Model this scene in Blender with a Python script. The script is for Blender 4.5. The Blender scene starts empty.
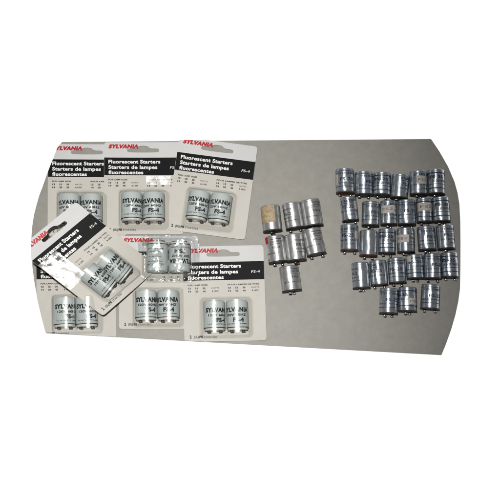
import bpy, bmesh, math, random
from mathutils import Vector, Matrix, noise
random.seed(7)
R = math.radians
U = 0.0012                     # one working unit (1.2 mm) in metres
SC = bpy.context.scene
COL = SC.collection

# ------------------------------------------------------------------ camera, world, light, exposure
F, D, TILT = 900.0, 900.0, R(9.0)
cam_d = bpy.data.cameras.new('camera'); cam = bpy.data.objects.new('camera', cam_d); COL.objects.link(cam)
cam_d.sensor_width = 36; cam_d.lens = 36 * F / 500; cam_d.clip_start = 0.02; cam_d.clip_end = 50
CP = Vector((0, -D * math.sin(TILT), D * math.cos(TILT)))
cam.location = CP * U; cam.rotation_euler = (TILT, 0, 0)
SC.camera = cam
SC.view_settings.view_transform = 'Standard'; SC.view_settings.look = 'None'
SC.view_settings.exposure = 0; SC.view_settings.gamma = 1
SC.cycles.max_bounces = 10; SC.cycles.transparent_max_bounces = 24
SC.cycles.caustics_reflective = False; SC.cycles.caustics_refractive = False

world = bpy.data.worlds.new('World'); SC.world = world; world.use_nodes = True
wt = world.node_tree; wt.nodes.clear()
wo = wt.nodes.new('ShaderNodeOutputWorld'); wb = wt.nodes.new('ShaderNodeBackground')
wg = wt.nodes.new('ShaderNodeTexCoord'); ws = wt.nodes.new('ShaderNodeSeparateXYZ'); wr = wt.nodes.new('ShaderNodeValToRGB')
wm = wt.nodes.new('ShaderNodeMapRange')
wm.inputs['From Min'].default_value = -1; wm.inputs['From Max'].default_value = 1
wt.links.new(wg.outputs['Generated'], ws.inputs[0]); wt.links.new(ws.outputs['Z'], wm.inputs['Value'])
wt.links.new(wm.outputs[0], wr.inputs[0]); wt.links.new(wr.outputs[0], wb.inputs['Color']); wt.links.new(wb.outputs[0], wo.inputs[0])
# white paper-like sweep below the table, a dim room above it
wr.color_ramp.elements[0].position = 0.40; wr.color_ramp.elements[0].color = (1.02, 1.02, 1.02, 1)
wr.color_ramp.elements[1].position = 0.50; wr.color_ramp.elements[1].color = (0.13, 0.135, 0.14, 1)
e = wr.color_ramp.elements.new(1.0); e.color = (0.055, 0.055, 0.056, 1)

def at(px, py, h=0.0):
    """point at height h (working units) that lies under photograph pixel px, py"""
    x = (px - 250) / F; y = -(py - 250) / F
    c, s = math.cos(TILT), math.sin(TILT)
    d = Vector((x, y * c + s, y * s - c))
    t = (h - CP.z) / d.z
    return CP + d * t

fl = bpy.data.lights.new('camera_flash', 'SPOT'); flo = bpy.data.objects.new('camera_flash', fl); COL.objects.link(flo)
fl.energy = 55; fl.shadow_soft_size = 0.009; fl.spot_size = R(49); fl.spot_blend = 1.0; fl.color = (1.0, 0.985, 0.955)
FP = CP + Vector((-38, 85, 10)); flo.location = FP * U
aim = at(165, 262) - FP
flo.rotation_euler = aim.to_track_quat('-Z', 'Y').to_euler()

# ------------------------------------------------------------------ materials
def mat(name, base, rough=0.5, metal=0.0, spec=0.5, noise_amt=0.0, noise_scale=200, bump=0.0, bump_scale=600, coat=0.0, coat_rough=0.1, stretch=None, base2=None, aniso=0.0, detail=5):
    m = bpy.data.materials.new(name); m.use_nodes = True
    nt = m.node_tree; b = nt.nodes['Principled BSDF']
    b.inputs['Base Color'].default_value = (*base, 1); b.inputs['Roughness'].default_value = rough
    b.inputs['Metallic'].default_value = metal; b.inputs['Specular IOR Level'].default_value = spec
    b.inputs['Coat Weight'].default_value = coat; b.inputs['Coat Roughness'].default_value = coat_rough
    tc = nt.nodes.new('ShaderNodeTexCoord'); mp = nt.nodes.new('ShaderNodeMapping')
    nt.links.new(tc.outputs['Object'], mp.inputs[0])
    if aniso:
        tg = nt.nodes.new('ShaderNodeTangent'); tg.direction_type = 'RADIAL'; tg.axis = 'Y'
        b.inputs['Anisotropic'].default_value = aniso; nt.links.new(tg.outputs[0], b.inputs['Tangent']); b.inputs['Anisotropic Rotation'].default_value = 0.25
    if stretch: mp.inputs['Scale'].default_value = stretch
    if noise_amt > 0:
        n = nt.nodes.new('ShaderNodeTexNoise'); n.inputs['Scale'].default_value = noise_scale; n.inputs['Detail'].default_value = detail; n.inputs['Roughness'].default_value = 0.75 if detail > 5 else 0.5
        nt.links.new(mp.outputs[0], n.inputs['Vector'])
        r = nt.nodes.new('ShaderNodeValToRGB'); r.color_ramp.elements[0].position = 0.3; r.color_ramp.elements[1].position = 0.7
        lo = base2 if base2 else tuple(c * (1 - noise_amt) for c in base)
        hi = base if base2 else tuple(min(1, c * (1 + noise_amt)) for c in base)
        r.color_ramp.elements[0].color = (*lo, 1); r.color_ramp.elements[1].color = (*hi, 1)
        nt.links.new(n.outputs['Fac'], r.inputs[0]); nt.links.new(r.outputs[0], b.inputs['Base Color'])
    if bump > 0:
        n2 = nt.nodes.new('ShaderNodeTexNoise'); n2.inputs['Scale'].default_value = bump_scale; n2.inputs['Detail'].default_value = 4
        nt.links.new(mp.outputs[0], n2.inputs['Vector'])
        bp = nt.nodes.new('ShaderNodeBump'); bp.inputs['Strength'].default_value = bump; bp.inputs['Distance'].default_value = 0.0004
        nt.links.new(n2.outputs['Fac'], bp.inputs['Height']); nt.links.new(bp.outputs[0], b.inputs['Normal'])
    return m

M = {}
M['table'] = mat('table_laminate', (0.262, 0.252, 0.228), 0.5, spec=0.3, noise_amt=0.11, noise_scale=75, detail=12, bump=0.12, bump_scale=900)
M['card'] = mat('card_stock', (0.485, 0.463, 0.42), 0.55, spec=0.25, noise_amt=0.03, noise_scale=60, bump=0.06, bump_scale=160)
M['card_white'] = mat('card_white_header', (0.53, 0.53, 0.53), 0.55, spec=0.25, noise_amt=0.02, noise_scale=60, bump=0.06, bump_scale=160)
M['black'] = mat('band_black_ink', (0.004, 0.004, 0.005), 0.6, spec=0.12, noise_amt=0.1)
M['ink'] = mat('black_ink', (0.008, 0.009, 0.013), 0.5, spec=0.3, noise_amt=0.1)
M['white_ink'] = mat('white_ink', (0.72, 0.72, 0.70), 0.45, noise_amt=0.03)
M['red'] = mat('red_ink', (0.40, 0.005, 0.012), 0.5, spec=0.25, noise_amt=0.08)
M['plastic'] = mat('starter_white_plastic', (0.47, 0.515, 0.505), 0.28, noise_amt=0.05, noise_scale=120, bump=0.05, coat=0.3)
M['alu'] = mat('can_aluminium', (0.50, 0.54, 0.585), 0.34, metal=0.86, noise_amt=0.28, noise_scale=200, bump=0.07, bump_scale=900, stretch=(1, 0.4, 1), aniso=0.6)
M['alu_dull'] = mat('can_dull_aluminium', (0.54, 0.55, 0.545), 0.40, metal=0.82, noise_amt=0.34, noise_scale=200, bump=0.12, bump_scale=700, stretch=(1, 0.4, 1), aniso=0.45)
M['base'] = mat('base_dark_fibre', (0.018, 0.016, 0.016), 0.6, noise_amt=0.3, noise_scale=400)
M['base_brown'] = mat('base_brown_fibre', (0.06, 0.022, 0.018), 0.6, noise_amt=0.3, noise_scale=400)
M['base_light'] = mat('base_light_fibre', (0.55, 0.55, 0.52), 0.5, noise_amt=0.2, noise_scale=400)
M['pin'] = mat('pin_tin', (0.62, 0.60, 0.56), 0.25, metal=1.0, noise_amt=0.15, noise_scale=500)
M['pin_dark'] = mat('pin_tarnished', (0.10, 0.085, 0.07), 0.4, metal=0.8, noise_amt=0.3, noise_scale=500)
M['blue'] = mat('blue_ink', (0.008, 0.018, 0.052), 0.42, noise_amt=0.6, noise_scale=500, spec=0.5)
M['grey_ink'] = mat('dark_ink', (0.035, 0.037, 0.042), 0.45, noise_amt=0.5, noise_scale=700)
M['sticker'] = mat('paper_sticker', (0.38, 0.35, 0.32), 0.7, noise_amt=0.14, noise_scale=300)
M['tan'] = mat('tan_paper_label', (0.42, 0.33, 0.215), 0.7, noise_amt=0.3, noise_scale=330, base2=(0.25, 0.175, 0.10))
M['edge'] = mat('table_edge_band', (0.30, 0.29, 0.27), 0.5, noise_amt=0.05)

def film(name, tint, fac, rough, bump):
    m = bpy.data.materials.new(name); m.use_nodes = True
    nt = m.node_tree; nt.nodes.clear()
    o = nt.nodes.new('ShaderNodeOutputMaterial'); mx = nt.nodes.new('ShaderNodeMixShader')
    tr = nt.nodes.new('ShaderNodeBsdfTransparent'); gl = nt.nodes.new('ShaderNodeBsdfAnisotropic')
    tr.inputs[0].default_value = (*tint, 1); gl.inputs['Roughness'].default_value = rough
    fr = nt.nodes.new('ShaderNodeFresnel'); fr.inputs['IOR'].default_value = 1.5
    ma = nt.nodes.new('ShaderNodeMath'); ma.operation = 'MULTIPLY_ADD'
    ma.inputs[1].default_value = 1.0; ma.inputs[2].default_value = fac
    n = nt.nodes.new('ShaderNodeTexNoise'); n.inputs['Scale'].default_value = 260; n.inputs['Detail'].default_value = 3
    tc = nt.nodes.new('ShaderNodeTexCoord'); nt.links.new(tc.outputs['Object'], n.inputs['Vector'])
    bp = nt.nodes.new('ShaderNodeBump'); bp.inputs['Strength'].default_value = bump; bp.inputs['Distance'].default_value = 0.0006
    nt.links.new(n.outputs['Fac'], bp.inputs['Height'])
    for s in (gl.inputs['Normal'], fr.inputs['Normal']): nt.links.new(bp.outputs[0], s)
    nt.links.new(fr.outputs[0], ma.inputs[0]); mn = nt.nodes.new('ShaderNodeMath'); mn.operation = 'MINIMUM'; mn.inputs[1].default_value = 0.22; nt.links.new(ma.outputs[0], mn.inputs[0]); nt.links.new(mn.outputs[0], mx.inputs[0])
    nt.links.new(tr.outputs[0], mx.inputs[1]); nt.links.new(gl.outputs[0], mx.inputs[2]); nt.links.new(mx.outputs[0], o.inputs[0])
    return m
M['film'] = film('clear_blister_plastic', (0.965, 0.97, 0.965), 0.01, 0.2, 0.05)
M['film_loose'] = film('clear_crinkled_plastic', (0.93, 0.94, 0.94), 0.05, 0.27, 0.12)

# ------------------------------------------------------------------ helpers
def link(name, bm, m, parent=None, smooth=False, scale=U):
    me = bpy.data.meshes.new(name)
    bmesh.ops.scale(bm, vec=(scale,) * 3, verts=bm.verts)
    bm.to_mesh(me); bm.free()
    for mm in (m if isinstance(m, (list, tuple)) else [m]): me.materials.append(mm)
    if smooth:
        for p in me.polygons: p.use_smooth = True
    o = bpy.data.objects.new(name, me); COL.objects.link(o)
    if parent: o.parent = parent
    return o

def empty(name, loc, label, cat, group=None):
    o = bpy.data.objects.new(name, None); COL.objects.link(o)
    o.empty_display_size = 0.01; o.location = loc * U
    o['label'] = label; o['category'] = cat
    if group: o['group'] = group
    return o

def lathe(bm, prof, n=40, mi=0, cx=0.0, cz=0.0):
    """revolve (radius, y) pairs round the Y axis"""
    rings = []
    for r, y in prof:
        if r <= 1e-6: rings.append([bm.verts.new((cx, y, cz))])
        else: rings.append([bm.verts.new((cx + r * math.sin(2 * math.pi * k / n), y, cz + r * math.cos(2 * math.pi * k / n))) for k in range(n)])
    for a, b in zip(rings, rings[1:]):
        for k in range(n):
            k2 = (k + 1) % n
            if len(a) == 1 and len(b) == 1: continue
            if len(a) == 1: f = bm.faces.new((a[0], b[k2], b[k]))
            elif len(b) == 1: f = bm.faces.new((a[k], a[k2], b[0]))
            else: f = bm.faces.new((a[k], a[k2], b[k2], b[k]))
            f.material_index = mi
    bmesh.ops.recalc_face_normals(bm, faces=bm.faces)

def text_bm(s, width, cap, bold=0.0, shear=0.0, thick=0.0):
    cu = bpy.data.curves.new('text', 'FONT'); cu.body = s; cu.size = 1; cu.offset = bold; cu.shear = shear
    cu.resolution_u = 3; cu.space_character = 1 + bold * 1.6
    if thick: cu.extrude = thick
    ob = bpy.data.objects.new('text', cu); COL.objects.link(ob)
    dg = bpy.context.evaluated_depsgraph_get()
    me = bpy.data.meshes.new_from_object(ob.evaluated_get(dg))
    bm = bmesh.new(); bm.from_mesh(me)
    bpy.data.meshes.remove(me); bpy.data.objects.remove(ob); bpy.data.curves.remove(cu)
    xs = [v.co.x for v in bm.verts]; x0, x1 = min(xs), max(xs)
    ch = 0.73
    for v in bm.verts:
        v.co.x = (v.co.x - x0) / (x1 - x0) * width
        v.co.y = v.co.y / ch * cap
    return bm

def merge(dst, src, f=None, mi=0):
    vm = {}
    for v in src.verts: vm[v] = dst.verts.new(f(v.co) if f else v.co)
    for fa in src.faces:
        try:
            nf = dst.faces.new([vm[v] for v in fa.verts]); nf.material_index = mi
        except ValueError: pass
    src.free()

def slice_bm(bm, axis, lo, hi, step):
    n = Vector((1, 0, 0)) if axis == 0 else Vector((0, 1, 0))
    k = lo + step
    while k < hi:
        co = Vector((k, 0, 0)) if axis == 0 else Vector((0, k, 0))
        bmesh.ops.bisect_plane(bm, geom=bm.verts[:] + bm.edges[:] + bm.faces[:], plane_co=co, plane_no=n, dist=1e-5)
        k += step

OUTLINE = [(62, 142), (58, 147.6), (53.8, 157), (49.6, 167), (46, 177), (42.6, 186.8), (39.4, 195), (36.4, 205.5), (34, 215), (32.3, 226), (31.5, 236), (31.3, 248),
           (31.6, 258), (32.4, 267), (34.3, 281), (36, 291), (38, 301), (42, 318), (46, 333),
           (441.5, 355), (446, 344), (451.2, 329.5), (455.4, 315), (458.2, 302), (460, 289), (460.4, 270), (460.5, 245), (460.3, 222), (459.4, 204), (457.6, 193),
           (454.6, 182), (448, 166.5), (439.4, 151.5), (431, 139)]

def crop(bm, h=0.0, off=Vector((0, 0, 0))):
    """cut a mesh at the rounded outline of the table top; off = object origin"""
    pts = [at(x, y, h) for x, y in OUTLINE]
    n = len(pts)
    for i in range(n):
        a, b = pts[i], pts[(i + 1) % n]
        d = b - a
        nrm = Vector((-d.y, d.x, 0)).normalized()      # outline runs anticlockwise seen from above -> inside on left
        if i == 0:
            c = sum(pts, Vector()) / n
            crop.sgn = -1 if (c - a).dot(nrm) > 0 else 1
        outer = nrm * crop.sgn
        if not bm.verts: return
        if max((v.co + off - a).dot(outer) for v in bm.verts) <= 0: continue
        bmesh.ops.bisect_plane(bm, geom=bm.verts[:] + bm.edges[:] + bm.faces[:], plane_co=a - off, plane_no=outer, clear_outer=True, dist=1e-5)

# ------------------------------------------------------------------ the table top
bm = bmesh.new()
top = [bm.verts.new(at(x, y, 0)) for x, y in OUTLINE]
f = bm.faces.new(top)
if f.normal.z < 0: f.normal_flip()
r = bmesh.ops.extrude_face_region(bm, geom=[f])
for v in r['geom']:
    if isinstance(v, bmesh.types.BMVert): v.co.z -= 5
bmesh.ops.recalc_face_normals(bm, faces=bm.faces)
tb = link('table_top', bm, M['table']); tb['kind'] = 'structure'

# ------------------------------------------------------------------ starters
RAD, LEN = 9.0, 24.6     # template radius and body length (working units)

def body_prof(r, L):
    h = L / 2
    return [(0, h - 0.35), (r - 1.7, h - 0.35), (r - 1.45, h - 0.02), (r - 0.9, h), (r - 0.35, h - 0.25), (r, h - 0.95), (r, h - 1.7), (r - 0.1, h - 1.9), (r, h - 2.1),
            (r, -h + 1.5), (r - 0.16, -h + 1.3), (r, -h + 1.05), (r, -h + 0.2), (r - 0.15, -h), (r - 1.2, -h), (r - 1.2, -h + 0.4), (0, -h + 0.4)]

def wrap_text(rows, r, half_turn=1.0):
    """rows: (string, arc width, cap height, y of baseline, bold, arc offset). Bent onto a cylinder of radius r round Y"""
    out = bmesh.new()
    for s, w, cap, y, bold, xo in rows:
        if s == '-ring-':
            t = bmesh.new(); vs = [t.verts.new(c) for c in ((0, 0, 0), (w, 0, 0), (w, cap, 0), (0, cap, 0))]; t.faces.new(vs)
        else: t = text_bm(s, w, cap, bold)
        slice_bm(t, 0, 0, w, 0.9)
        def fn(c, w=w, y=y, xo=xo):
            a = (c.x - w / 2 + xo) / r
            return Vector((r * math.sin(a), y + c.y, r * math.cos(a)))
        merge(out, t, fn)
    bmesh.ops.recalc_face_normals(out, faces=out.faces)
    for f in out.faces:
        c = f.calc_center_median()
        if f.normal.x * c.x + f.normal.z * c.z < 0: f.normal_flip()
    return out

def patch(r, a0, a1, y0, y1, wob=0.0):
    b = bmesh.new(); n = 14; m = 6; g = []
    for j in range(m + 1):
        row = []
        for i in range(n + 1):
            a = a0 + (a1 - a0) * i / n; y = y0 + (y1 - y0) * j / m
            a += wob * 0.4 * noise.noise((y * 0.3, a0 * 7, 1.3)) / r; yy = y + wob * noise.noise((a * 3.0, y0, 4.1)) * (0.5 if j in (0, m) else 0)
            row.append(b.verts.new((r * math.sin(a), yy, r * math.cos(a))))
        g.append(row)
    for j in range(m):
        for i in range(n): b.faces.new((g[j][i], g[j][i + 1], g[j + 1][i + 1], g[j + 1][i]))
    bmesh.ops.recalc_face_normals(b, faces=b.faces)
    for f in b.faces:
        c = f.calc_center_median()
        if f.normal.x * c.x + f.normal.z * c.z < 0: f.normal_flip()
    return b

def bm_pin(dx, L, small=False):
    b = bmesh.new(); h = -L / 2
    k = 0.85 if small else 1.0
    lathe(b, [(0, h + 0.3), (1.0, h + 0.3), (0.95, h - 1.3), (1.5, h - 1.4), (1.6, h - 1.8), (1.5, h - 2.7), (1.0, h - 3.0), (0, h - 3.05)], 18, cx=dx)
    return b

def mesh_of(bm, name, m, smooth=True):
    o = link(name, bm, m, None, smooth); me = o.data; bpy.data.objects.remove(o); return me

MESH = {}
def can_bm(seed):
    h = LEN / 2; pr = body_prof(RAD, LEN); k = pr.index((RAD, -h + 1.5))
    fine = pr[:k] + [(RAD, h - 2.1 - (LEN - 3.6) * i / 14) for i in range(1, 14)] + pr[k:]
    b = bmesh.new(); lathe(b, fine, 64)
    for v in b.verts:                                   # slight dents pressed into the thin sheet metal
        rr = math.hypot(v.co.x, v.co.z)
        if rr > RAD - 1.3 and abs(v.co.y) < h - 1.5:
            q = noise.noise((v.co.x * 0.16 + seed * 5.3, v.co.y * 0.16, v.co.z * 0.16 + seed))
            f = 1 - (max(0, q - 0.12) * 0.55 + 0.10 * max(0, q)) / RAD
            v.co.x *= f; v.co.z *= f
    return b
for k_ in range(5):
    MESH['can%d' % k_] = mesh_of(can_bm(k_ + 1), 'can', M['alu']); MESH['can_dull%d' % k_] = mesh_of(can_bm(k_ + 7), 'can', M['alu_dull'])
def base_bm(r, L, th):
    b = bmesh.new(); h = -L / 2
    lathe(b, [(0, h + 0.15), (r - 0.5, h + 0.15), (r - 0.15, h - 0.05), (r + 0.1, h - 0.2), (r + 0.1, h - th + 0.2), (r - 0.2, h - th), (r - 2.2, h - th), (r - 2.4, h - th + 0.3), (0, h - th + 0.3)], 40)
    return b
MESH['base'] = mesh_of(base_bm(RAD, LEN, 1.3), 'base', M['base'])
MESH['base_brown'] = mesh_of(base_bm(RAD, LEN, 1.3), 'base', M['base_brown'])
for nm, mm in (('pin', 'pin'), ('pin_dark', 'pin_dark')):
    MESH[nm] = mesh_of(bm_pin(0, LEN + 1.8), 'pin', M[mm])

ri = RAD + 0.05
PR = {
 'ringed': [('-ring-', 46, 0.55, 8.6, 0, 0), ('TYPE STARTER', 22, 1.9, 5.6, 0.03, 0), ('FS-25', 14, 3.3, -1.2, 0.035, 2), ('FOR 25 WATT LAMPS', 24, 1.5, -4.4, 0.04, 0), ('-ring-', 46, 0.55, -7.6, 0, 0)],
 'worded': [('STARTER', 17, 2.4, 6.2, 0.035, 0), ('-ring-', 24, 0.4, 4.6, 0, 0), ('FS-25', 13, 3.6, -0.6, 0.03, 0), ('110-125 VOLTS', 20, 1.9, -4.4, 0.03, 0), ('U.S.A.', 8, 1.6, -8.0, 0.03, 3)],
 'banded': [('-ring-', 50, 1.1, 7.4, 0, 0), ('FS-25', 16, 3.0, 2.4, 0.04, -3), ('15-20 WATT', 19, 2.4, -1.6, 0.035, 2), ('-ring-', 50, 0.5, -4.0, 0, 0), ('-ring-', 50, 0.9, -8.2, 0, 0)],
 'plain': [('STARTER', 12, 1.5, 5.0, 0.03, 0), ('FS-2', 9, 2.6, 0.0, 0.03, 0), ('110-125 V', 13, 1.4, -3.4, 0.04, 0), ('15-20 WATT LAMPS', 17, 1.2, -6.4, 0.04, 1)],
 'bold': [('-ring-', 11, 0.8, 8.0, 0, 3), ('GLOW SWITCH', 13, 1.9, 5.0, 0.03, 3), ('-ring-', 11, 0.4, 3.6, 0, 2), ('FS-2', 8, 2.0, -0.5, 0.03, 2), ('15-20 WATT', 14, 1.3, -5.4, 0.04, -3)],
}
for k, rows in PR.items():
    MESH['pr_' + k] = mesh_of(wrap_text(rows, ri), 'printing', M['grey_ink'] if k in ('plain', 'bold') else M['blue'], False)

def add(name, me, parent, loc=(0, 0, 0), ry=0.0):
    o = bpy.data.objects.new(name, me); COL.objects.link(o); o.parent = parent
    o.location = Vector(loc) * U; o.rotation_euler = (0, ry, 0); return o

PROTO = {}
def proto(kind):
    """one starter of each kind, lying on its side with its pins toward -Y"""
    if kind in PROTO: return PROTO[kind]
    PROTO[kind] = kind; return kind

def loose(tx, ty, bx, by, w, look, prt, phi, pinphi, label, group, sticker=None, basek='base', pink='pin', roll=0):
    s = w / (2 * RAD)
    # the crown line of the can (height 2r) runs from the first pixel to the second
    a = at(tx, ty, 2 * RAD * s); c = at(bx, by, 2 * RAD * s)
    mid = (a + c) / 2; mid.z = 0.02
    ax = (a - c); ang = math.atan2(-ax.x, ax.y)
    L = ax.length
    o = empty('starter', mid, label, 'starter', group)
    o.rotation_euler = (0, 0, ang); o.scale = (s, L / LEN, s)
    body = add('can', MESH[('can_dull' if look == 'dull' else 'can') + str(random.randrange(5))], o, (0, 0, RAD))
    if prt: add('printing', MESH['pr_' + prt], o, (0, 0, RAD), phi)
    add('base', MESH[basek], o, (0, 0, RAD))
    for sg in (-1, 1):
        dx = 5.3 * sg
        add('pin', MESH[pink], o, (dx * math.cos(pinphi), 0, RAD - dx * math.sin(pinphi)))
    if sticker:
        x0, x1, y0, y1, matk, txt = sticker          # pixels from the can's axis / from its middle (down positive)
        r2 = RAD + 0.14
        cl = lambda q: max(-1, min(1, q / (RAD * s)))
        a0, a1 = math.asin(cl(x0)), math.asin(cl(x1))
        if txt == 'wrap': a0 -= 0.9
        st = link('paper_sticker' if matk != 'red' else 'red_mark', patch(r2, a0, a1, -y1 / s, -y0 / s, 0.6), M[matk], o, True)
        st.location = (0, 0, RAD * U)
        if txt and txt != 'wrap':
            wd = (a1 - a0) * r2 * 0.7
            t = link('handwriting', wrap_text([(txt, wd, 2.6, -(y0 + y1) / 2 / s - 1.2, 0.0, (a0 + a1) / 2 * r2)], RAD + 0.2), M['grey_ink'], st)
            st.name = 'paper_sticker'
    return o

GM = 'loose old starters in the middle of the table'
GR = 'loose starters laid out in rows on the right'
ST = lambda x0, x1, y0, y1, t='FS2': (x0, x1, y0, y1, 'sticker', t)
mid_cans = [
 (270.2, 204.3, 272.8, 229.0, 19.0, 'dull', None, 0, 1.35, 'dull starter with a tan paper label wrapped over most of its can', (-9.6, 3.6, -12.0, 5.5, 'tan', 'wrap'), 'base', 'pin_dark'),
 (291.5, 201.6, 295.6, 226.3, 18.6, 'dull', 'plain', -0.75, 0.25, 'plain dull silver starter between the tan labelled one and the upper right one', None, 'base', 'pin'),
 (310.0, 198.3, 314.2, 223.8, 19.4, 'dull', 'bold', 0.35, 1.25, 'dull silver starter at the upper right of the middle cluster', None, 'base', 'pin'),
 (274.6, 234.8, 278.4, 260.4, 19.0, 'dull', 'bold', -0.25, 0.75, 'silver starter with a red mark on its top left corner', (-9.4, -7.2, -12.2, -5.5, 'red', None), 'base', 'pin'),
 (293.8, 233.4, 297.0, 258.8, 19.4, 'dull', 'plain', 0.6, 1.3, 'dull starter wedged between the red marked one and the leaning one', None, 'base', 'pin_dark'),
 (311.5, 227.6, 317.2, 252.6, 19.4, 'dull', 'bold', 0.1, 0.1, 'silver starter leaning left at the right end of the middle cluster', None, 'base', 'pin'),
 (289.0, 265.3, 292.2, 289.3, 19.4, 'dull', 'bold', 0.35, 1.15, 'silver starter lying alone below the middle cluster', None, 'base', 'pin'),
]
for c in mid_cans: loose(*c[:10], GM, c[10], c[11], c[12])

ordn = ['first', 'second', 'third', 'fourth', 'fifth', 'last']
rown = ['top row', 'second row', 'third row', 'fourth row', 'bottom row']
rows = [
 [(345.4, 167.3, 346.0, 190.6, 18.4, 'ringed', -0.1, 0.1, ST(-9.2, -6.8, -6, 6, None)),
  (364.6, 170.5, 364.9, 192.8, 17.8, 'ringed', 0.7, 0.4, None),
  (383.2, 171.2, 382.8, 193.2, 17.4, 'banded', 0.1, 0.5, None),
  (401.8, 173.2, 400.2, 196.0, 17.2, 'worded', 0.9, 0.9, None),
  (419.5, 169.8, 420.0, 192.5, 17.4, 'worded', 0.3, 1.0, ST(-3.2, 7.6, -6.0, 2.5)),
  (437.4, 168.3, 438.0, 192.0, 16.8, 'banded', 0.2, 1.0, None)],
 [(348.6, 195.8, 351.3, 218.8, 16.5, 'worded', -0.25, 0.1, ST(4.6, 8.2, -6.0, 2.2, None)),
  (371.8, 200.7, 371.4, 223.8, 17.3, 'ringed', 0.5, 1.1, None),
  (389.3, 199.8, 390.0, 222.8, 16.5, 'worded', 0.2, 1.1, ST(-7.6, 5.2, -6.2, 1.4)),
  (407.6, 198.8, 408.3, 222.7, 17.6, 'ringed', 0.1, 0.3, None),
  (425.0, 197.3, 426.0, 220.3, 15.8, 'banded', 0.2, 0.6, ST(-6.6, 7.6, -6.0, 1.6)),
  (441.7, 196.0, 443.4, 219.6, 17.0, 'banded', 0.35, 0.8, None)],
 [(350.0, 223.6, 350.3, 248.6, 17.6, 'worded', -0.3, 0.2, ST(4.6, 8.8, -5.5, 2.0, None)),
  (369.6, 229.5, 369.3, 254.0, 17.5, None, 0, 0.6, None),
  (388.2, 228.0, 388.0, 251.6, 16.9, 'banded', 0.1, 0.6, None),
  (406.7, 227.2, 407.5, 250.6, 17.2, 'plain', 0.8, 0.9, ST(-8.4, 2.0, -4.6, 3.2)),
  (427.2, 225.5, 428.9, 248.2, 17.6, 'ringed', 0.4, 1.0, None),
  (445.9, 224.2, 448.0, 247.2, 17.2, 'worded', 0.4, 1.2, None)],
 [(360.8, 261.7, 362.5, 286.6, 17.2, 'plain', -1.0, 1.1, None),
  (378.7, 259.6, 380.6, 283.6, 16.8, 'worded', -0.45, 0.1, None),
  (397.3, 257.2, 398.9, 281.3, 17.0, 'ringed', -0.5, 0.5, None),
  (415.4, 253.8, 416.8, 277.0, 16.9, 'banded', 0.3, 0.9, (-7.9, -4.2, -9.5, -4.0, 'sticker', None)),
  (433.6, 252.9, 434.4, 277.1, 16.8, 'ringed', 0.3, 0.15, None),
  (450.6, 251.8, 451.8, 275.6, 16.2, 'banded', 0.0, 0.2, None)],
 [(390.1, 287.6, 389.7, 312.2, 18.0, 'ringed', 0.1, 0.7, None),
  (408.9, 286.5, 409.0, 310.0, 17.8, 'banded', -0.6, 1.0, ST(-0.4, 8.4, -0.6, 6.2)),
  (432.2, 283.8, 431.5, 307.6, 18.2, 'ringed', 0.25, 0.1, None)],
]
for ri_, row in enumerate(rows):
    for ci, (tx, ty, bx, by, w, pr, phi, pp, stk) in enumerate(row):
        bottom = ri_ == 4
        pos = (['first', 'middle', 'last'][ci] if bottom else ordn[ci])
        what = 'silver starter with handwritten sticker' if (stk and stk[5]) else ('silver starter with pale sticker at its edge' if stk else
               {'ringed': 'silver starter with thin blue ring lines', 'banded': 'silver starter with dark blue bands', 'worded': 'silver starter with blue wording', 'plain': 'silver starter with faint printing', None: 'bare shiny starter without visible printing'}[pr])
        loose(tx, ty, bx, by, w, 'shiny', pr, phi, pp, f'{what}, {pos} in the right {rown[ri_]}', GR, stk, 'base_brown' if (ri_, ci) in ((0, 0), (2, 0), (2, 1)) else 'base')

# ------------------------------------------------------------------ blister packs
# starter inside a pack: white plastic, black print
BR, BL = 10.6, 26.3
def bbody(r, L):
    h = L / 2
    return [(0, h), (r - 1.6, h), (r - 0.7, h - 0.2), (r - 0.2, h - 0.7), (r, h - 1.6), (r, -h + 0.2), (r - 0.2, -h), (0, -h)]
b = bmesh.new(); lathe(b, bbody(BR, BL), 56); MESH['bcan'] = mesh_of(b, 'can', M['plastic'])
b = bmesh.new(); hb = -BL / 2
lathe(b, [(0, hb + 0.1), (BR - 0.9, hb + 0.1), (BR - 0.6, hb - 0.15), (BR - 0.6, hb - 2.1), (BR - 0.9, hb - 2.4), (0, hb - 2.4)], 40)
MESH['bbase'] = mesh_of(b, 'base', M['base_light'])
b = bmesh.new(); lathe(b, [(BR - 0.75, hb + 0.25), (BR + 0.12, hb + 0.25), (BR + 0.12, hb - 0.5), (BR - 0.75, hb - 0.5)], 40); MESH['bring'] = mesh_of(b, 'rim', M['base'])
b = bmesh.new(); lathe(b, [(0, hb - 2.1), (1.7, hb - 2.1), (1.7, hb - 3.0), (1.9, hb - 3.1), (1.9, hb - 4.0), (1.4, hb - 4.3), (0, hb - 4.3)], 18); MESH['bpin'] = mesh_of(b, 'pin', M['pin_dark'])
rb = BR + 0.05
MESH['bprint'] = mesh_of(wrap_text([('SYLVANIA', 28, 4.2, 1.7, 0.06, 0), ('120V 60HZ', 22, 2.2, -2.4, 0.05, 0), ('FS-4', 11, 4.0, -8.0, 0.06, 2.5), ('15-20 WATT LAMPS', 24, 1.2, -10.6, 0.03, 0)], rb), 'printing', M['ink'], False)
MESH['bprint_fine'] = mesh_of(wrap_text([('-ring-', 20, 0.3, 8.4, 0, 0), ('REPLACE BOTH LAMPS', 19, 1.4, 6.2, 0.02, 0), ('WHEN CHANGING', 16, 1.4, 3.6, 0.02, 0), ('-ring-', 15, 0.3, 1.8, 0, 0), ('THIS STARTER', 14, 1.4, -1.2, 0.02, 0),
                                         ('-ring-', 12, 0.3, -3.0, 0, 0), ('U.L. LISTED', 12, 1.4, -6.0, 0.02, 0), ('MADE IN U.S.A.', 17, 1.4, -9.0, 0.02, 0)], rb), 'printing', M['ink'], False)

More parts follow.
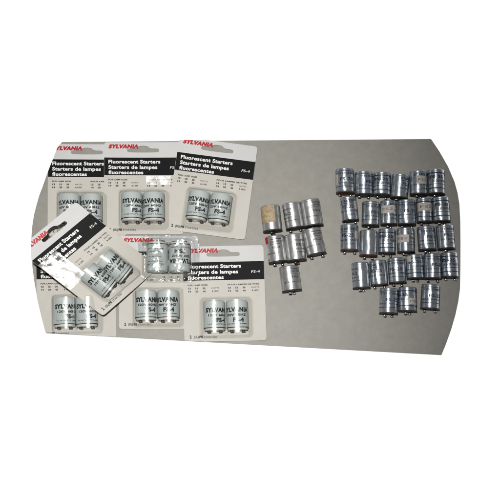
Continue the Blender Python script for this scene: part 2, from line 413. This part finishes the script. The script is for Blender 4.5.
def frame(o, vy, n):
    """rotation matrix: local -Y along vy (down the card), local Z along n"""
    y = (-vy).normalized(); z = (n - y * n.dot(y)).normalized(); x = y.cross(z)
    return Matrix((x, y, z)).transposed().to_4x4()

def put_starter(parent, pos, rot, phi, pphi, fine=False):
    c = bpy.data.objects.new('starter', MESH['bcan']); COL.objects.link(c); c.parent = parent
    c.matrix_local = Matrix.Translation(pos * U) @ rot
    def sub(name, me, loc=(0, 0, 0), ry=0):
        o = add(name, me, c, loc, ry); return o
    sub('printing', MESH['bprint_fine' if fine else 'bprint'], ry=phi)
    sub('base', MESH['bbase']); sub('rim', MESH['bring'])
    for sg in (-1, 1): sub('pin', MESH['bpin'], (5.6 * sg * math.cos(pphi), 0, -5.6 * sg * math.sin(pphi)))
    return c

def poly_curve(loops, ext):
    cu = bpy.data.curves.new('c', 'CURVE'); cu.dimensions = '2D'; cu.fill_mode = 'BOTH'; cu.extrude = ext
    for lp in loops:
        sp = cu.splines.new('POLY'); sp.points.add(len(lp) - 1)
        for p, (x, y) in zip(sp.points, lp): p.co = (x, y, 0, 1)
        sp.use_cyclic_u = True
    ob = bpy.data.objects.new('c', cu); COL.objects.link(ob)
    dg = bpy.context.evaluated_depsgraph_get(); me = bpy.data.meshes.new_from_object(ob.evaluated_get(dg))
    bm = bmesh.new(); bm.from_mesh(me); bpy.data.meshes.remove(me); bpy.data.objects.remove(ob); bpy.data.curves.remove(cu)
    bmesh.ops.remove_doubles(bm, verts=bm.verts, dist=1e-4)
    return bm

def rrect(x0, y0, x1, y1, r, n=6):
    pts = []
    for cx, cy, a in ((x1 - r, y0 + r, -90), (x1 - r, y1 - r, 0), (x0 + r, y1 - r, 90), (x0 + r, y0 + r, 180)):
        for k in range(n + 1):
            t = R(a + 90 * k / n); pts.append((cx + r * math.cos(t), cy + r * math.sin(t)))
    return pts

def hang_hole(cx=39.0):
    pts = []
    for k in range(9): t = R(90 + 180 * k / 8); pts.append((cx - 14.2 + 1.8 * math.cos(t), 8.3 + 1.8 * math.sin(t)))
    pts += [(cx - 8.5, 6.4), (cx - 6.2, 5.6), (cx - 4.9, 4.4), (cx - 2.8, 3.7), (cx, 3.5), (cx + 2.8, 3.7), (cx + 4.9, 4.4), (cx + 6.2, 5.6), (cx + 8.5, 6.4)]
    for k in range(9): t = R(-90 + 180 * k / 8); pts.append((cx + 14.2 + 1.8 * math.cos(t), 8.3 + 1.8 * math.sin(t)))
    pts += [(cx + 6, 10.4), (cx - 6, 10.4)]
    return pts

def dome(x0, y0, x1, y1, xc, r, H, flange, seed, crinkle, step=0.5, rc=3.2):
    """vacuum-formed shell over the starters, with its flange; heights above the card"""
    b = bmesh.new()
    X0, Y0, X1, Y1 = x0 - flange, y0 - flange, x1 + flange, y1 + flange
    nx = int((X1 - X0) / step); ny = int((Y1 - Y0) / step); g = {}
    cx, cy, hx, hy = (x0 + x1) / 2, (y0 + y1) / 2, (x1 - x0) / 2, (y1 - y0) / 2
    def sd(x, y, hx, hy, rc):
        qx, qy = abs(x - cx) - hx + rc, abs(y - cy) - hy + rc
        return math.hypot(max(qx, 0), max(qy, 0)) + min(max(qx, qy), 0) - rc
    for j in range(ny + 1):
        for i in range(nx + 1):
            x = X0 + (X1 - X0) * i / nx; y = Y0 + (Y1 - Y0) * j / ny
            if sd(x, y, hx + flange, hy + flange, rc + flange) > 0.25: continue
            d = -sd(x, y, hx, hy, rc)
            t = max(0, min(1, (d + 0.2) / 2.6)); sm = math.sqrt(max(0, 1 - (1 - t) ** 2.4)) if t > 0 else 0
            cyl = max(math.sqrt(max(0, 1 - ((x - c) / (r * 1.02)) ** 2)) for c in xc)
            top = H * (0.78 + 0.22 * cyl)
            z = 0.35 + sm * top + (0.3 * max(0.0, flange + min(d, 0.0)) if t < 0.3 else 0.3 * flange)
            nz = noise.noise((x * 0.22 + seed, y * 0.22, seed * 1.7)); n2 = noise.noise((x * 0.6, y * 0.6 + seed, 3.1))
            amp = crinkle * (1.0 if t <= 0 else 0.35)
            z += amp * (nz * 1.5 + n2 * 0.25) + (abs(amp) * 1.2 if t <= 0 else 0.2)
            g[i, j] = b.verts.new((x, y, max(z, 0.12)))
    for j in range(ny):
        for i in range(nx):
            q = [g.get(k) for k in ((i, j), (i + 1, j), (i + 1, j + 1), (i, j + 1))]
            if all(q): b.faces.new(q)
    return b

GP = 'carded blister packs of two starters'
def pack(o_px, x_px, y_px, heights, label, can_dx=0.0, phis=(-0.55, 0.25), pphi=(0.1, 0.1), cw=78.0, ch=92.0, seed=0, crop_h=0.0, curl=0.4, lift=0.5, sink=0.0, fine=None, dy=4.0, wrap=False, glare_flap=None, bend=0.0):
    """o_px, x_px, y_px: the card's top-left, top-right and bottom-left corners in the photograph"""
    P0, PX, PY = at(*o_px, heights[0]), at(*x_px, heights[1]), at(*y_px, heights[2])
    vx, vy = (PX - P0) / cw, (PY - P0) / ch
    n = vy.cross(vx).normalized()
    if n.z < 0: n = -n
    org = P0 + vx * cw / 2 + vy * ch / 2
    root = empty('starter_pack', org, label, 'starter pack', GP)
    def mp(c):
        cz = curl * noise.noise((c.x * 0.03 + seed * 3.1, c.y * 0.03, seed)) + curl * 0.6 * ((c.x / cw - 0.5) ** 2 * 4 * ((c.y / ch) < 2))
        cz -= bend * max(0, c.x / cw + c.y / ch - 1.3) ** 2
        return (P0 - org) + vx * c.x + vy * c.y + n * (c.z + cz + curl + lift)
    def emit(name, bm_, m, parent, slices=True, smooth=False):
        if slices:
            slice_bm(bm_, 0, 0, cw, 6.5); slice_bm(bm_, 1, 0, ch, 6.5)
        for v in bm_.verts: v.co = mp(v.co.copy())
        bmesh.ops.recalc_face_normals(bm_, faces=bm_.faces)
        crop(bm_, crop_h, org)
        up = sum((f.normal.dot(n) * f.calc_area() for f in bm_.faces), 0.0)
        if not bm_.faces: bm_.free(); return None
        if name not in ('card',) and up < 0: bmesh.ops.reverse_faces(bm_, faces=bm_.faces)
        return link(name, bm_, m, parent, smooth)
    # card stock
    cb = poly_curve([rrect(0, 0, cw, ch, 3.0), hang_hole()], 0.22)
    for v in cb.verts: v.co.z += 0.22
    slice_bm(cb, 1, 0, ch, 15.5)
    bmesh.ops.recalc_face_normals(cb, faces=cb.faces)
    for f in cb.faces: f.material_index = 1 if f.calc_center_median().y < 15.5 else 0
    card = emit('card', cb, [M['card'], M['card_white']], root)
    Z = 0.47
    def rect(x0, y0, x1, y1, z=Z):
        b_ = bmesh.new(); vs = [b_.verts.new(p) for p in ((x0, y0, z), (x1, y0, z), (x1, y1, z), (x0, y1, z))]; b_.faces.new(vs); return b_
    emit('title_band', rect(0.15, 15.5, cw - 0.15, 33.3), M['black'], card)
    def txt(items, z):
        out = bmesh.new()
        for s, x, y, w, cap, bold, shear in items:
            merge(out, text_bm(s, w, cap, bold, shear), lambda c: Vector((x + c.x, y - c.y, z)))
        return out
    emit('brand_print', txt([('SYLVANIA', 4.3, 5.9, 29.8, 3.6, 0.085, 0.25)], Z), M['red'], card)
    emit('title_text', txt([('Fluorescent Starters', 4.4, 21.4, 51.5, 3.6, 0.03, 0), ('Starters de lampes', 4.4, 26.9, 48.5, 3.6, 0.03, 0), ('fluorescentes', 4.4, 32.2, 34.5, 3.6, 0.03, 0),
                            ('FS-4', 65.5, 26.8, 8.2, 2.5, 0.0, 0.1)], Z + 0.25), M['white_ink'], card)
    it = []
    for bx, head, w in ((4.2, 'FOR LAMP SIZES', 19), (42.5, 'POUR LAMPES DE TYPE', 30)):
        it = []
        it.append((head, bx, 38.4, w, 1.35, 0.05, 0))
        for i, (a, b2) in enumerate((('13', '14'), ('15', '20'), ('30', '40'))):
            it.append((a, bx + 0.3 + 7.0 * i, 41.6, 2.6, 1.6, 0.06, 0)); it.append((b2, bx + 0.3 + 7.0 * i, 44.6, 2.8, 1.6, 0.06, 0))
        it.append(('WATTS', bx + 22.3, 41.4, 7.6, 1.3, 0.02, 0)); it.append(('& LESS', bx + 23.0, 44.4, 6.4, 1.4, 0.04, 0))
        emit('lamp_table_print', txt(it, Z), M['ink'], card)
    it = []
    it.append(('2', 5.0, 88.6, 1.9, 2.8, 0.05, 0)); it.append(('(UL)', 9.0, 88.4, 4.6, 2.1, 0.05, 0)); it.append(('FS', 14.1, 88.4, 3.6, 2.1, 0.09, 0)); it.append(('STARTERS', 18.4, 88.4, 13.0, 1.8, 0.02, 0.1))
    emit('small_print', txt(it, Z), M['ink'], card)
    # starters
    rot = frame(org, vy, n)
    wsc = vx.length
    for k, (lx, ph) in enumerate(zip((28.3 + can_dx, 49.8 + can_dx), phis)):
        pos = (P0 - org) + vx * lx + vy * (62.3 + dy) + n * (BR + 0.75 + curl + lift)
        put_starter(root, pos, rot, ph, pphi[k])
    bl = dome(15.5 + can_dx, 46.3 + dy, 63.0 + can_dx, 82.6 + dy, (28.3 + can_dx, 49.8 + can_dx), BR, 2 * BR + 0.9, 2.0, seed + 0.5, 0.1)
    for v in bl.verts: v.co.z += 0.45
    emit('blister', bl, M['film'], root, slices=False, smooth=True)
    def sheet(x0, y0, x1, y1, zf, crinkle, step=1.0):
        b_ = bmesh.new(); nx, ny = int((x1 - x0) / step), int((y1 - y0) / step); g = []
        for j in range(ny + 1):
            row = []
            for i in range(nx + 1):
                x, y = x0 + (x1 - x0) * i / nx, y0 + (y1 - y0) * j / ny
                z = zf(x, y) + crinkle * (0.5 + 0.5 * noise.noise((x * 0.11, y * 0.14, seed))) + crinkle * 0.12 * noise.noise((x * 0.4, y * 0.4, seed + 2))
                row.append(b_.verts.new((x, y, max(z, 0.62))))
            g.append(row)
        for j in range(ny):
            for i in range(nx): b_.faces.new((g[j][i], g[j][i + 1], g[j + 1][i + 1], g[j + 1][i]))
        return b_
    if wrap: emit('added_glare_wrap', sheet(0.5, 22, 24, 56, lambda x, y: 1.0, 1.0), M['film_loose'], root, slices=False, smooth=True)  # made-up clear film, added so the card catches flash glare
    if glare_flap: emit('added_glare_flap', sheet(*glare_flap, lambda x, y: 0.9 + 0.19 * (glare_flap[3] - y), 0.45, 0.6), M['film_loose'], root, slices=False, smooth=True)  # invented strip of film, tilted to mirror the flash as a white glare patch
    return root

def corners(left, topy, rot=0.0, s=1.0, cw=78.0, ch=92.0):
    c, sn = math.cos(R(rot)), math.sin(R(rot))    # rot > 0 turns clockwise in the picture
    vx, vy = (c * s, sn * s), (-sn * s, c * s)
    return (left, topy), (left + vx[0] * cw, topy + vx[1] * cw), (left + vy[0] * ch, topy + vy[1] * ch)

h = 0.1
pack(*corners(48.4, 144.4, 0.3, 0.995), (h, h, h), 'starter pack at the upper left, half covered by the slanted pack', can_dx=-4.6, phis=(-0.1, 0.0), seed=1)
h = 1.0
pack(*corners(104.3, 142.6, 0.0, 1.0), (h, h, h), 'starter pack between two others in the upper row, its card overlapped on the right', can_dx=0.4, phis=(0.45, -0.15), seed=2, glare_flap=(42, 34.5, 66, 43))
h = 1.9
pack((179.6, 136.8), (257.6, 147.0), (165.6, 229.6), (h, h, h), 'starter pack tilted clockwise at the right end of the upper row', can_dx=0.6, phis=(0.15, -0.15), seed=3)
h = 0.1
pack(*corners(36.2, 246.6, -0.8, 1.0), (h, h, h), 'starter pack at the lower left, its header hidden under the slanted pack', can_dx=1.2, phis=(0.55, 0.45), pphi=(0.2, 0.1), seed=4)
h = 0.15
pack(*corners(119.0, 236.3, -0.2, 1.01), (h, h, h), 'starter pack in the lower row with its header under the slanted and loose blisters', can_dx=-0.8, phis=(0.35, -0.1), seed=5, dy=6.5)
h = 1.0
pack(*corners(182.6, 247.0, -1.2, 1.035), (h, h, h), 'starter pack at the lower right of the cards beside the bare table', can_dx=1.0, phis=(0.5, -0.1), seed=6, dy=5.0)
hz = lambda px, py: 25.0 - 0.20 * (px - 95) - 0.085 * (py - 255)
pack((17.2, 249.8), (75.8, 202.0), (102.8, 316.0), (hz(17, 250), hz(76, 202), hz(103, 316)), 'slanted starter pack lying on top of the upper left and lower left packs',
     can_dx=-1.5, phis=(0.35, 0.2), pphi=(0.1, 0.1), seed=7, crop_h=38, dy=2.0, wrap=True, bend=22)  # wrap turns on the added glare film

# loose blister without a card, upside down
c0 = at(168.3, 258, 9)
org = Vector((c0.x, c0.y, 0)); vxx = Vector((1, -0.02, 0)).normalized()
root = empty('blister_shell', Vector((c0.x, c0.y, 6.0)), 'clear crinkled plastic blister without card, two upside down starters inside', 'blister', None)
tilt = Matrix.Rotation(R(4.0), 4, 'Y')
def mp8(c): return (tilt @ Vector((c.x, c.y, c.z)))
bl = dome(-25.5, -19.0, 25.5, 18.0, (-10.8, 10.8), BR, 2 * BR + 0.9, 5.0, 9.5, 1.15, step=0.6, rc=4.0)
for v in bl.verts: v.co = mp8(v.co)
link('shell', bl, M['film_loose'], root, True)
rot8 = tilt @ Matrix.Rotation(math.pi, 4, 'Z')
put_starter(root, mp8(Vector((-10.8, -1.8, BR + 0.8))), rot8, 0.2, 0.2, fine=True)
put_starter(root, mp8(Vector((10.8, -1.8, BR + 0.8))), rot8, -0.25, 0.1)
